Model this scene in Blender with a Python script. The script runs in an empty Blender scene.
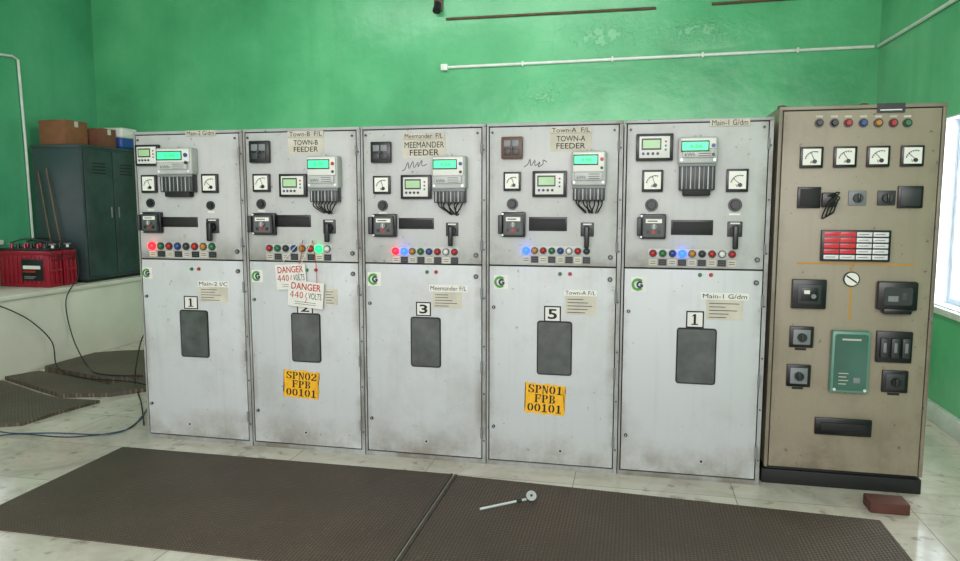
import bpy, bmesh, math, random
from mathutils import Vector, Matrix
random.seed(7)
scene = bpy.context.scene
scene.view_settings.view_transform = 'Standard'
rad = math.radians
# ---------------------------------------------------------------- survey helpers
CAM = Vector((0, -4.25, 1.63)); YAW = rad(12.3); PIT = rad(6.16); FPX = 714.0
sy, cy, sp, cp = math.sin(YAW), math.cos(YAW), math.sin(PIT), math.cos(PIT)
Fv = Vector((-sy*cp, cy*cp, -sp)); Rv = Vector((cy, sy, 0)); Uv = Vector((-sy*sp, cy*sp, cp))
def ray(u, v): return Fv + Rv*((u-480)/FPX) - Uv*((v-280.5)/FPX)
def on_y(u, v, Y=0.0):
    d = ray(u, v); return CAM + d*((Y-CAM.y)/d.y)
def on_z(u, v, Z=0.0):
    d = ray(u, v); return CAM + d*((Z-CAM.z)/d.z)
def on_x(u, v, X):
    d = ray(u, v); return CAM + d*((X-CAM.x)/d.x)
def rect(u0, v0, u1, v1, Y=0.0):
    uc, vc = (u0+u1)/2, (v0+v1)/2
    return (on_y(u0, vc, Y).x, on_y(u1, vc, Y).x, on_y(uc, v1, Y).z, on_y(uc, v0, Y).z)

# ---------------------------------------------------------------- materials
def lin(h):
    h = h.lstrip('#'); o = []
    for i in (0, 2, 4):
        c = int(h[i:i+2], 16)/255
        o.append(c/12.92 if c <= .04045 else ((c+.055)/1.055)**2.4)
    return o
def base(name):
    m = bpy.data.materials.new(name); m.use_nodes = True
    nt = m.node_tree; b = nt.nodes['Principled BSDF']; return m, nt, b
def node(nt, t, **kw):
    n = nt.nodes.new(t)
    for k, v in kw.items(): n.inputs[k].default_value = v
    return n
def coords(nt):
    """object coordinates shifted per object so repeats do not share one dirt pattern"""
    tc = nt.nodes.new('ShaderNodeTexCoord'); oi = nt.nodes.new('ShaderNodeObjectInfo')
    mu = nt.nodes.new('ShaderNodeMath'); mu.operation = 'MULTIPLY'; mu.inputs[1].default_value = 37.0
    nt.links.new(oi.outputs['Random'], mu.inputs[0])
    ad = nt.nodes.new('ShaderNodeVectorMath'); ad.operation = 'ADD'
    nt.links.new(tc.outputs['Object'], ad.inputs[0]); nt.links.new(mu.outputs[0], ad.inputs[1])
    return ad.outputs[0]
def ramp(nt, src, stops):
    r = nt.nodes.new('ShaderNodeValToRGB'); nt.links.new(src, r.inputs[0])
    e = r.color_ramp.elements
    while len(e) < len(stops): e.new(.5)
    for i, (p, c) in enumerate(stops):
        e[i].position = p; e[i].color = (*c, 1) if len(c) == 3 else c
    return r
def mixc(nt, fac, a, b, mode='MIX'):
    m = nt.nodes.new('ShaderNodeMix'); m.data_type = 'RGBA'; m.blend_type = mode
    for s, i in ((fac, 0), (a, 6), (b, 7)):
        if isinstance(s, (int, float)): m.inputs[i].default_value = s
        elif isinstance(s, (list, tuple)): m.inputs[i].default_value = (*s[:3], 1)
        else: nt.links.new(s, m.inputs[i])
    return m.outputs[2]
def math_(nt, op, a, b):
    m = nt.nodes.new('ShaderNodeMath'); m.operation = op
    for s, i in ((a, 0), (b, 1)):
        if isinstance(s, (int, float)): m.inputs[i].default_value = s
        else: nt.links.new(s, m.inputs[i])
    return m.outputs[0]
def mat(name, hexc, rough=.5, metal=0.0, var=.12, scale=9.0, bump=0.0, emit=0.0):
    m, nt, b = base(name); c = lin(hexc)
    n = node(nt, 'ShaderNodeTexNoise', Scale=scale, Detail=5.0); nt.links.new(coords(nt), n.inputs['Vector'])
    r = ramp(nt, n.outputs[0], [(.3, [x*(1-var) for x in c]), (.7, [min(1, x*(1+var*.6)) for x in c])])
    nt.links.new(r.outputs[0], b.inputs['Base Color'])
    b.inputs['Roughness'].default_value = rough; b.inputs['Metallic'].default_value = metal
    if emit:
        b.inputs['Emission Color'].default_value = (*c, 1); b.inputs['Emission Strength'].default_value = emit
    if bump:
        bp = node(nt, 'ShaderNodeBump', Strength=bump, Distance=.01); nt.links.new(n.outputs[0], bp.inputs['Height'])
        nt.links.new(bp.outputs[0], b.inputs['Normal'])
    return m
def paint(name, hexc, dirt, amt=.5, rough=.42, edge=.5):
    m, nt, b = base(name); c = lin(hexc); d = lin(dirt); cv = coords(nt)
    n1 = node(nt, 'ShaderNodeTexNoise', Scale=2.4, Detail=8.0, Roughness=.68); nt.links.new(cv, n1.inputs['Vector'])
    mp = nt.nodes.new('ShaderNodeMapping'); mp.inputs['Scale'].default_value = (26, 26, 1.5)
    nt.links.new(cv, mp.inputs[0])
    n2 = node(nt, 'ShaderNodeTexNoise', Scale=1.0, Detail=4.0); nt.links.new(mp.outputs[0], n2.inputs['Vector'])
    n3 = node(nt, 'ShaderNodeTexNoise', Scale=30.0, Detail=4.0); nt.links.new(cv, n3.inputs['Vector'])
    tc = nt.nodes.new('ShaderNodeTexCoord'); sx = nt.nodes.new('ShaderNodeSeparateXYZ'); nt.links.new(tc.outputs['Generated'], sx.inputs[0])
    rg = ramp(nt, sx.outputs['Z'], [(0.0, (.8,)*3), (.18, (0.0,)*3)])
    re = ramp(nt, sx.outputs['X'], [(0.0, (edge,)*3), (.05, (0,)*3), (.93, (0,)*3), (1.0, (edge*1.4,)*3)])
    rt = ramp(nt, n1.outputs[0], [(.38, (.0,)*3), (.6, (1.0,)*3)])
    mg = math_(nt, 'MULTIPLY', math_(nt, 'MAXIMUM', rg.outputs[0], re.outputs[0]), rt.outputs[0])
    r1 = ramp(nt, n1.outputs[0], [(.48, (0, 0, 0)), (.76, (amt,)*3)])
    r2 = ramp(nt, n2.outputs[0], [(.55, (0, 0, 0)), (.85, (amt*.5,)*3)])
    r3 = ramp(nt, n3.outputs[0], [(.685, (0, 0, 0)), (.74, (min(1, amt*1.5),)*3)])
    o = mixc(nt, r1.outputs[0], c, d); o = mixc(nt, r2.outputs[0], o, d); o = mixc(nt, mg, o, d)
    o = mixc(nt, r3.outputs[0], o, [x*.5 for x in d])
    nt.links.new(o, b.inputs['Base Color']); b.inputs['Roughness'].default_value = rough
    return m
def wallmat(name, hexc, dark, light, peel=None):
    m, nt, b = base(name); tc = nt.nodes.new('ShaderNodeTexCoord')
    n1 = node(nt, 'ShaderNodeTexNoise', Scale=.55, Detail=8.0, Roughness=.6); nt.links.new(tc.outputs['Object'], n1.inputs['Vector'])
    r1 = ramp(nt, n1.outputs[0], [(.33, lin(dark)), (.5, lin(hexc)), (.7, lin(light))])
    mp = nt.nodes.new('ShaderNodeMapping'); mp.inputs['Scale'].default_value = (3.0, 3.0, .25); nt.links.new(tc.outputs['Object'], mp.inputs[0])
    n5 = node(nt, 'ShaderNodeTexNoise', Scale=1.6, Detail=6.0, Roughness=.6); nt.links.new(mp.outputs[0], n5.inputs['Vector'])
    r5 = ramp(nt, n5.outputs[0], [(.5, (0, 0, 0)), (.75, (.3,)*3)])
    o = mixc(nt, r5.outputs[0], r1.outputs[0], lin(dark))
    n2 = node(nt, 'ShaderNodeTexNoise', Scale=5.0, Detail=9.0, Roughness=.72); nt.links.new(tc.outputs['Object'], n2.inputs['Vector'])
    r2 = ramp(nt, n2.outputs[0], [(.60, (0, 0, 0)), (.74, (.15,)*3)])
    o = mixc(nt, r2.outputs[0], o, lin('#86bd97'))
    n4 = node(nt, 'ShaderNodeTexNoise', Scale=1.4, Detail=6.0, Roughness=.5); nt.links.new(tc.outputs['Object'], n4.inputs['Vector'])
    hgt = n4.outputs[0]
    if peel:
        n6 = node(nt, 'ShaderNodeTexNoise', Scale=9.0, Detail=8.0, Roughness=.7, Distortion=.8); nt.links.new(tc.outputs['Object'], n6.inputs['Vector'])
        vo = nt.nodes.new('ShaderNodeTexVoronoi'); vo.feature = 'DISTANCE_TO_EDGE'; vo.inputs['Scale'].default_value = 2.6
        av = nt.nodes.new('ShaderNodeVectorMath'); av.operation = 'ADD'
        nt.links.new(tc.outputs['Object'], av.inputs[0]); nt.links.new(n4.outputs['Color'], av.inputs[1]); nt.links.new(av.outputs[0], vo.inputs['Vector'])
        tot = None
        for (px, pz, rx, rz) in peel:
            mq = nt.nodes.new('ShaderNodeMapping'); mq.vector_type = 'TEXTURE'
            mq.inputs['Location'].default_value = (px, 0, pz); mq.inputs['Scale'].default_value = (rx, 100, rz)
            nt.links.new(tc.outputs['Object'], mq.inputs[0])
            ln = nt.nodes.new('ShaderNodeVectorMath'); ln.operation = 'LENGTH'; nt.links.new(mq.outputs[0], ln.inputs[0])
            rr = ramp(nt, ln.outputs['Value'], [(0.2, (1,)*3), (1.0, (0,)*3)])
            tot = rr.outputs[0] if tot is None else math_(nt, 'MAXIMUM', tot, rr.outputs[0])
        s_ = math_(nt, 'MULTIPLY', tot, n6.outputs[0])
        pk = ramp(nt, s_, [(.48, (0,)*3), (.52, (.3,)*3)])
        ed = ramp(nt, s_, [(.46, (0,)*3), (.48, (.5,)*3), (.5, (0,)*3)])
        ck = ramp(nt, vo.outputs['Distance'], [(0.0, (.6,)*3), (.01, (0, 0, 0))])
        o = mixc(nt, pk.outputs[0], o, lin('#9ad4ac')); o = mixc(nt, ed.outputs[0], o, lin('#1d5c3b'))
        o = mixc(nt, math_(nt, 'MULTIPLY', ck.outputs[0], tot), o, lin('#1d5c3b'))
        hgt = math_(nt, 'ADD', hgt, math_(nt, 'MULTIPLY', tot, math_(nt, 'MULTIPLY', n6.outputs[0], .6)))
    nt.links.new(o, b.inputs['Base Color']); b.inputs['Roughness'].default_value = .27
    bp = node(nt, 'ShaderNodeBump', Strength=.4, Distance=.06); nt.links.new(hgt, bp.inputs['Height'])
    nt.links.new(bp.outputs[0], b.inputs['Normal'])
    return m
def floormat():
    m, nt, b = base('marble_tile'); tc = nt.nodes.new('ShaderNodeTexCoord')
    br = nt.nodes.new('ShaderNodeTexBrick'); br.offset = 0.0
    for k, v in (('Scale', 1.0), ('Mortar Size', .003), ('Mortar Smooth', .5), ('Brick Width', .9), ('Row Height', .6), ('Bias', 0.0)):
        br.inputs[k].default_value = v
    br.inputs['Color1'].default_value = (*lin('#dad3c8'), 1); br.inputs['Color2'].default_value = (*lin('#ccc5b9'), 1)
    br.inputs['Mortar'].default_value = (*lin('#8b8274'), 1)
    nt.links.new(tc.outputs['Object'], br.inputs['Vector'])
    n = node(nt, 'ShaderNodeTexNoise', Scale=2.0, Detail=9.0, Roughness=.7, Distortion=1.2); nt.links.new(tc.outputs['Object'], n.inputs['Vector'])
    r = ramp(nt, n.outputs[0], [(.44, (0, 0, 0)), (.72, (.7,)*3)])
    o = mixc(nt, r.outputs[0], br.outputs[0], lin('#9a9085'))
    n2 = node(nt, 'ShaderNodeTexNoise', Scale=12.0, Detail=6.0); nt.links.new(tc.outputs['Object'], n2.inputs['Vector'])
    r2 = ramp(nt, n2.outputs[0], [(.61, (0, 0, 0)), (.7, (.5,)*3)])
    o = mixc(nt, r2.outputs[0], o, lin('#776b5d'))
    nt.links.new(o, b.inputs['Base Color'])
    r3 = ramp(nt, n.outputs[0], [(.3, (.05,)*3), (.7, (.2,)*3)]); nt.links.new(r3.outputs[0], b.inputs['Roughness'])
    return m
def ribmat(name, hexc, sc=55):
    m, nt, b = base(name); c = lin(hexc); tc = nt.nodes.new('ShaderNodeTexCoord')
    w = nt.nodes.new('ShaderNodeTexWave'); w.bands_direction = 'X'
    w.inputs['Scale'].default_value = sc/6.28*2; nt.links.new(tc.outputs['Object'], w.inputs['Vector'])
    w2 = nt.nodes.new('ShaderNodeTexWave'); w2.bands_direction = 'Y'
    w2.inputs['Scale'].default_value = sc/6.28*2; nt.links.new(tc.outputs['Object'], w2.inputs['Vector'])
    mul = math_(nt, 'MULTIPLY', w.outputs['Fac'], w2.outputs['Fac'])
    n = node(nt, 'ShaderNodeTexNoise', Scale=1.9, Detail=9.0, Roughness=.65); nt.links.new(tc.outputs['Object'], n.inputs['Vector'])
    r = ramp(nt, n.outputs[0], [(.35, [x*.7 for x in c]), (.7, [x*1.45 for x in c])])
    o = mixc(nt, mul, [x*.4 for x in c], r.outputs[0])
    n3 = node(nt, 'ShaderNodeTexNoise', Scale=60.0, Detail=2.0); nt.links.new(tc.outputs['Object'], n3.inputs['Vector'])
    r3 = ramp(nt, n3.outputs[0], [(.68, (0, 0, 0)), (.78, (.5,)*3)]); o = mixc(nt, r3.outputs[0], o, lin('#9c9384'))
    nt.links.new(o, b.inputs['Base Color']); b.inputs['Roughness'].default_value = .6
    bp = node(nt, 'ShaderNodeBump', Strength=.9, Distance=.005); nt.links.new(mul, bp.inputs['Height'])
    nt.links.new(bp.outputs[0], b.inputs['Normal'])
    return m
M = {}
M['panel'] = paint('grey_cabinet_paint', '#c3c6c8', '#827c70', .32)
M['panel_up'] = paint('grey_instrument_door_paint', '#b9bbba', '#7c776d', .34)
M['frame'] = paint('grey_frame_paint', '#a5a8a8', '#6a6154', .5)
M['seam'] = mat('dark_seam', '#1c1e20', .8)
M['beige'] = paint('khaki_panel_paint', '#8a8271', '#5a5244', .45)
M['beige2'] = paint('khaki_door_paint', '#978e7b', '#665e4e', .42)
M['black'] = mat('black_plastic', '#121315', .3)
M['blackm'] = mat('black_matte', '#161718', .65)
M['dgrey'] = mat('dark_grey_plastic', '#303335', .4)
M['grey'] = mat('mid_grey_plastic', '#7a7f81', .45)
M['lgrey'] = mat('light_grey_plastic', '#b4b7b4', .4)
M['white'] = mat('white_plastic', '#d6d7d1', .4, var=.06)
M['face'] = mat('dial_face', '#e2e3da', .5, var=.05)
M['paper'] = mat('paper', '#c4bfb0', .7, var=.16)
M['paperw'] = mat('clean_paper', '#dcdbd4', .6, var=.06)
M['ink'] = mat('black_ink', '#121318', .7)
M['redink'] = mat('red_ink', '#b81d1b', .6)
M['smallink'] = mat('grey_print', '#4d4e52', .7)
M['glass'] = mat('smoked_glass', '#505453', .12, var=.3, scale=12)
M['lcd'] = mat('green_display', '#38f08c', .3, emit=1.3)
M['lcdd'] = mat('dim_green_display', '#9bbf90', .3, emit=.12)
M['yellow'] = mat('yellow_paint', '#f0b21a', .6, var=.14, scale=30)
M['orange'] = mat('orange_stripe', '#b98533', .5)
M['red'] = mat('red_plastic', '#a81d1a', .35)
M['redcell'] = mat('red_annunciator_cell', '#c42c34', .3, emit=.25)
M['whitecell'] = mat('white_annunciator_cell', '#d4d4d4', .3, emit=.05)
M['green'] = mat('green_plastic', '#1f6f40', .35)
M['blue'] = mat('blue_plastic', '#24468a', .35)
M['amber'] = mat('amber_plastic', '#b87b28', .35)
M['redlit'] = mat('red_lamp_lit', '#ff1420', .3, emit=5)
M['bluelit'] = mat('blue_lamp_lit', '#1c3cff', .3, emit=8)
M['greenlit'] = mat('green_lamp_lit', '#10ff60', .3, emit=3.5)
M['logo_g'] = mat('logo_green', '#4a9a3c', .5)
M['logo_b'] = mat('logo_dark', '#1d3a52', .5)
M['steel'] = mat('bright_steel', '#e6e8ea', .3, metal=.25)
M['dsteel'] = paint('worn_teal_steel', '#39494a', '#242c2c', .5)
M['card'] = mat('cardboard', '#84583a', .8, var=.2)
M['card2'] = mat('old_cardboard', '#734a36', .8, var=.25)
M['battred'] = mat('battery_crimson', '#90152b', .2)
M['plinth'] = mat('white_painted_plaster', '#dad6ca', .4, var=.12, scale=2.0)
M['conduit'] = mat('white_conduit', '#d8dfd7', .4)
M['rust'] = mat('rusty_wood', '#5f4b38', .8, var=.3)
M['brick'] = mat('dark_red_brick', '#5a342b', .8, var=.25, bump=.4)
M['relayglass'] = mat('dark_green_relay_glass', '#41655a', .1, var=.2, scale=4)
M['greenrelay'] = mat('green_relay_rim', '#5f8f7e', .35)
M['brown'] = mat('brown_plastic', '#5a3c2c', .4)
M['frameblue'] = mat('pale_blue_window_frame', '#d4dfe8', .5)
M['bluecable'] = mat('blue_cable_sheath', '#2c4a6e', .5)
M['matedge'] = mat('worn_mat_edge', '#4a423b', .7, var=.3, scale=20)
pa = on_y(600, 36, 3.48); pb = on_y(545, 97, 3.48); pc_ = on_y(700, 30, 3.48); ox = -2.125
M['wall'] = wallmat('green_wall_paint', '#55b078', '#439a66', '#6ec48c', peel=[(pa.x-ox, pa.z, .8, .32), (pb.x-ox, pb.z, .45, .25), (pc_.x-ox, pc_.z, .7, .2)])
M['wallr'] = wallmat('green_wall_paint_window_side', '#5cb07d', '#479b69', '#72c18f')
M['walll'] = wallmat('green_wall_paint_shaded_side', '#4aa175', '#3a8c60', '#5eb082')  # same green paint, with the dimmer light at the left put into its colour
M['floor'] = floormat()
M['ceil'] = mat('whitewash', '#d2d6d0', .8)
M['mat'] = ribmat('ribbed_rubber', '#6c5b4f')
M['mat2'] = ribmat('worn_ribbed_rubber', '#6f6254', 30)
M['wood'] = mat('weathered_wood', '#6d5a45', .8, var=.25)

# ---------------------------------------------------------------- stencil letter shapes (unit box polygons)
def bx(a, b, c, d): return [(a, b), (c, b), (c, d), (a, d)]
def cres(cx, cz, rx, rz, a0, a1, ix=.45, iz=.72):
    n = 12; o = [(cx+rx*math.cos(rad(a0+(a1-a0)*i/n)), cz+rz*math.sin(rad(a0+(a1-a0)*i/n))) for i in range(n+1)]
    q = [(cx+rx*ix*math.cos(rad(a0+(a1-a0)*i/n)), cz+rz*iz*math.sin(rad(a0+(a1-a0)*i/n))) for i in range(n+1)]
    return o+q[::-1]
GL = {
 '0': [cres(.5, .5, .5, .5, -78, 78), cres(.5, .5, .5, .5, 102, 258)],
 '1': [bx(.36, .06, .66, 1), [(.08, .74), (.36, .84), (.36, .98)], bx(.08, 0, .94, .1)],
 'P': [bx(.12, 0, .4, 1), bx(0, 0, .54, .09), bx(0, .91, .42, 1), cres(.48, .72, .5, .28, -82, 82)],
 'B': [bx(.12, 0, .4, 1), bx(0, 0, .42, .09), bx(0, .91, .42, 1), cres(.48, .75, .46, .25, -82, 82), cres(.48, .26, .52, .26, -82, 82)],
 'F': [bx(.12, 0, .4, 1), bx(0, 0, .54, .09), bx(0, .91, .42, 1), bx(.46, .9, 1, 1), bx(.88, .7, 1, .92), bx(.46, .47, .76, .56), bx(.7, .38, .8, .66)],
 'N': [bx(.08, 0, .2, .8), bx(0, 0, .3, .08), bx(.8, .2, .92, 1), bx(.7, .92, 1, 1), [(0, 1), (.3, 1), (.94, 0), (.74, 0), (.06, .9)]],
 'S': [cres(.5, .74, .48, .26, 95, 262), cres(.5, .26, .5, .26, -85, 82), [(.12, .66), (.5, .6), (.9, .34), (.5, .4)], bx(.82, .68, .94, .96), bx(.04, .04, .16, .34), cres(.56, .74, .34, .26, 15, 80, .6, .72), cres(.46, .26, .36, .26, 190, 262, .6, .72)],
 '2': [cres(.5, .7, .48, .3, -35, 75), cres(.46, .7, .44, .3, 100, 185), [(.66, .6), (.9, .54), (.3, .16), (.0, .12)], bx(0, 0, .98, .15), bx(.88, .1, .98, .3)],
}
# ---------------------------------------------------------------- mesh builder
WL = {}
_tc = {}
class MB:
    def __init__(s): s.bm = bmesh.new(); s.mats = []
    def idx(s, m):
        m = M[m]
        if m not in s.mats: s.mats.append(m)
        return s.mats.index(m)
    def add(s, tb, m, X=None):
        if X is not None: bmesh.ops.transform(tb, matrix=X, verts=tb.verts)
        i = s.idx(m)
        for f in tb.faces: f.material_index = i
        me = bpy.data.meshes.new('t'); tb.to_mesh(me); tb.free()
        s.bm.from_mesh(me); bpy.data.meshes.remove(me)
    def box(s, x0, x1, y0, y1, z0, z1, m, b=0.0, X=None, seg=2):
        tb = bmesh.new()
        bmesh.ops.create_cube(tb, size=1, matrix=Matrix.Translation(((x0+x1)/2, (y0+y1)/2, (z0+z1)/2)) @ Matrix.Diagonal((abs(x1-x0), abs(y1-y0), abs(z1-z0), 1)))
        if b: bmesh.ops.bevel(tb, geom=tb.edges[:], offset=min(b, .45*min(abs(x1-x0), abs(y1-y0), abs(z1-z0))), segments=seg, affect='EDGES', profile=.5)
        s.add(tb, m, X); return s
    def rbox(s, x0, x1, y0, y1, z0, z1, m, r, X=None, ax=1):
        tb = bmesh.new()
        bmesh.ops.create_cube(tb, size=1, matrix=Matrix.Translation(((x0+x1)/2, (y0+y1)/2, (z0+z1)/2)) @ Matrix.Diagonal((abs(x1-x0), abs(y1-y0), abs(z1-z0), 1)))
        es = [e for e in tb.edges if abs((e.verts[0].co-e.verts[1].co).normalized()[ax]) > .9]
        bmesh.ops.bevel(tb, geom=es, offset=r, segments=5, affect='EDGES', profile=.5)
        s.add(tb, m, X); return s
    def cyl(s, c, ax, r, d, m, r2=None, seg=20, X=None):
        tb = bmesh.new(); q = Vector((0, 0, 1)).rotation_difference(Vector(ax)).to_matrix().to_4x4()
        bmesh.ops.create_cone(tb, cap_ends=True, segments=seg, radius1=r, radius2=r if r2 is None else r2, depth=d, matrix=Matrix.Translation(c) @ q)
        s.add(tb, m, X); return s
    def sph(s, c, r, m, sc=(1, 1, 1), X=None):
        tb = bmesh.new(); bmesh.ops.create_uvsphere(tb, u_segments=16, v_segments=10, radius=r, matrix=Matrix.Translation(c) @ Matrix.Diagonal((*sc, 1)))
        s.add(tb, m, X); return s
    def quad(s, pts, th, m):
        tb = bmesh.new(); vs = [tb.verts.new(p) for p in pts]; f = tb.faces.new(vs)
        f.normal_update()
        r = bmesh.ops.extrude_face_region(tb, geom=[f]); up = [v for v in r['geom'] if isinstance(v, bmesh.types.BMVert)]
        bmesh.ops.translate(tb, vec=Vector(th), verts=up); bmesh.ops.recalc_face_normals(tb, faces=tb.faces)
        s.add(tb, m); return s
    def tube(s, pts, r, m, seg=8, smooth=0, X=None):
        P = [Vector(p) for p in pts]
        if smooth and len(P) > 2:
            Q = []
            for i in range(len(P)-1):
                a = P[max(i-1, 0)]; b = P[i]; c = P[i+1]; d = P[min(i+2, len(P)-1)]
                for k in range(smooth):
                    t = k/smooth
                    Q.append(.5*((2*b)+(c-a)*t+(2*a-5*b+4*c-d)*t*t+(3*b-a-3*c+d)*t**3))
            Q.append(P[-1]); P = Q
        tb = bmesh.new(); rings = []; prev = None
        for i, p in enumerate(P):
            d = (P[min(i+1, len(P)-1)]-P[max(i-1, 0)]).normalized()
            ref = prev if prev is not None else (Vector((0, 0, 1)) if abs(d.z) < .9 else Vector((1, 0, 0)))
            n = (ref - d*ref.dot(d)); n.normalize(); prev = n; bb = d.cross(n)
            rings.append([tb.verts.new(p+(n*math.cos(a*2*math.pi/seg)+bb*math.sin(a*2*math.pi/seg))*r) for a in range(seg)])
        for a, b in zip(rings, rings[1:]):
            for k in range(seg): tb.faces.new((a[k], a[(k+1) % seg], b[(k+1) % seg], b[k]))
        tb.faces.new(rings[0]); tb.faces.new(rings[-1]); bmesh.ops.recalc_face_normals(tb, faces=tb.faces)
        s.add(tb, m, X); return s
    def glyphs(s, st, x0, x1, z0, z1, y, m, X=None):
        n = len(st); cw = (x1-x0)/n
        for i, ch in enumerate(st):
            for poly in GL[ch]:
                tb = bmesh.new()
                f = tb.faces.new([tb.verts.new((x0+cw*(i+.07+.86*a), y, z0+(z1-z0)*b)) for a, b in poly])
                f.normal_update()
                if f.normal.y > 0: f.normal_flip()
                bmesh.ops.triangulate(tb, faces=[f]); s.add(tb, m, X)
        return s
    def text(s, st, x0, x1, z0, z1, y, m, bold=.0, X=None, ext=.0006):
        key = (st, bold)
        if key not in _tc:
            cu = bpy.data.curves.new('t', 'FONT'); cu.body = st; cu.offset = bold; cu.resolution_u = 3
            o = bpy.data.objects.new('t', cu); scene.collection.objects.link(o)
            bpy.context.view_layer.update()
            me = bpy.data.meshes.new_from_object(o.evaluated_get(bpy.context.evaluated_depsgraph_get()))
            bpy.data.objects.remove(o); bpy.data.curves.remove(cu); _tc[key] = me
        me = _tc[key]
        if not me.vertices: return s
        xs = [v.co.x for v in me.vertices]; ys = [v.co.y for v in me.vertices]
        tb = bmesh.new(); tb.from_mesh(me)
        ax, bx_, ay, by = min(xs), max(xs), min(ys), max(ys)
        for v in tb.verts:
            v.co = Vector((x0+(v.co.x-ax)/(bx_-ax)*(x1-x0), y-ext, z0+(v.co.y-ay)/(by-ay)*(z1-z0)))
        s.add(tb, m, X); return s
    def make(s, name, parent=None, **props):
        bm = s.bm
        lo = Vector([min(v.co[i] for v in bm.verts) for i in range(3)]); hi = Vector([max(v.co[i] for v in bm.verts) for i in range(3)])
        c = (lo+hi)/2
        if parent is None: c.z = lo.z
        for v in bm.verts: v.co -= c
        me = bpy.data.meshes.new(name); bm.to_mesh(me); bm.free()
        for m in s.mats: me.materials.append(m)
        for p in me.polygons: p.use_smooth = True
        me.set_sharp_from_angle(angle=rad(32))
        o = bpy.data.objects.new(name, me); scene.collection.objects.link(o)
        WL[o] = c
        if parent is not None: o.parent = parent; o.location = c - WL[parent]
        else: o.location = c
        for k, v in props.items(): o[k] = v
        return o
def thing(name, loc, label, cat, group=None):
    o = bpy.data.objects.new(name, None); o.empty_display_size = .1; scene.collection.objects.link(o)
    o.location = loc; WL[o] = Vector(loc); o['label'] = label; o['category'] = cat
    if group: o['group'] = group
    return o

# ---------------------------------------------------------------- room
XL, XR, YB, H = -6.5, 2.25, 3.48, 4.4
YF = -6.5
def struct(mb, name): return mb.make(name, kind='structure')
struct(MB().box(XL-.2, XR+.2, YF, YB+.2, -.1, 0, 'floor'), 'floor')
struct(MB().box(XL-.2, XR+.2, YB, YB+.2, 0, H, 'wall'), 'wall_back')
wy1, wz0, wz1 = 1.84, .86, 2.27; wy0 = .3
w = MB(); w.box(XR, XR+.2, YF, wy0, 0, H, 'wallr'); w.box(XR, XR+.2, wy1, YB, 0, H, 'wallr')
w.box(XR, XR+.2, wy0, wy1, 0, wz0, 'wallr'); w.box(XR, XR+.2, wy0, wy1, wz1, H, 'wallr'); struct(w, 'wall_right')
w = MB(); ly1, lz0, lz1 = 1.94, 1.25, 2.2; ly0 = .4
w.box(XL-.2, XL, YF, ly0, 0, H, 'walll'); w.box(XL-.2, XL, ly1, YB, 0, H, 'walll')
w.box(XL-.2, XL, ly0, ly1, 0, lz0, 'walll'); w.box(XL-.2, XL, ly0, ly1, lz1, H, 'walll'); struct(w, 'wall_left')
struct(MB().box(XL-.2, XR+.2, YF, YB+.2, H, H+.1, 'ceil'), 'ceiling')
struct(MB().box(XR-.05, XR, YF, YB, 0, .13, 'ceil', .006), 'baseboard_right')
def window(name, xa, xb, y0, y1, z0, z1, inner, ra, rb):
    w = MB(); f = .06
    w.box(xa, xb, y0, y0+f, z0, z1, 'frameblue', .005); w.box(xa, xb, y1-f, y1, z0, z1, 'frameblue', .005)
    w.box(xa, xb, y0+f, y1-f, z0, z0+f, 'frameblue', .005); w.box(xa, xb, y0+f, y1-f, z1-f, z1, 'frameblue', .005)
    ym = (y0+y1)/2; w.box(xa, xb, ym-.03, ym+.03, z0+f, z1-f, 'frameblue')
    w.box(ra, rb, y1-.012, y1, z0, z1, 'frameblue'); w.box(ra, rb, y0, y0+.012, z0, z1, 'frameblue')
    w.box(ra, rb, y0, y1, z1-.012, z1, 'frameblue'); w.box(ra, rb, y0, y1, z0, z0+.012, 'frameblue')
    w.box(inner-.06, inner+.06, y0-.05, y1+.05, z0-.05, z0-.0, 'ceil', .006)
    struct(w, name)
window('window_1', XR+.1, XR+.16, wy0, wy1, wz0, wz1, XR+.02, XR-.004, XR+.2)
window('window_2', XL-.1, XL-.04, ly0, ly1, lz0, lz1, XL-.02, XL-.2, XL+.004)

# ---------------------------------------------------------------- component builders
def analog(par, R, y=0.0, ang=40):
    x0, x1, z0, z1 = R; w = x1-x0; h = z1-z0
    o = MB().box(x0, x1, y-.022, y, z0, z1, 'black', .004).make('analog_meter', par)
    d = MB().box(x0+w*.11, x1-w*.11, y-.0235, y-.02, z0+h*.13, z1-h*.1, 'face')
    cz, r = z0+h*.34, w*.42
    cx2 = x0+w*.62
    pts = [(cx2+r*math.cos(rad(a)), y-.024, cz+r*math.sin(rad(a))) for a in range(70, 171, 10)]
    d.tube(pts, .0016, 'ink', 4)
    for a in range(75, 170, 15):
        d.tube([(cx2+r*k*math.cos(rad(a)), y-.024, cz+r*k*math.sin(rad(a))) for k in (.85, 1.05)], .001, 'ink', 4)
    d.text('A' if ang < 50 else 'V', x0+w*.42, x0+w*.54, z0+h*.2, z0+h*.34, y-.024, 'ink')
    d.make('dial', o)
    n = MB(); a = rad(ang+80)
    n.tube([(cx2, y-.025, cz), (cx2+r*.95*math.cos(a), y-.025, cz+r*.95*math.sin(a))], .0015, 'ink', 5)
    n.cyl((cx2, y-.025, cz-h*.04), (0, -1, 0), w*.1, .004, 'black', seg=12)
    n.make('needle', o); return o
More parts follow.
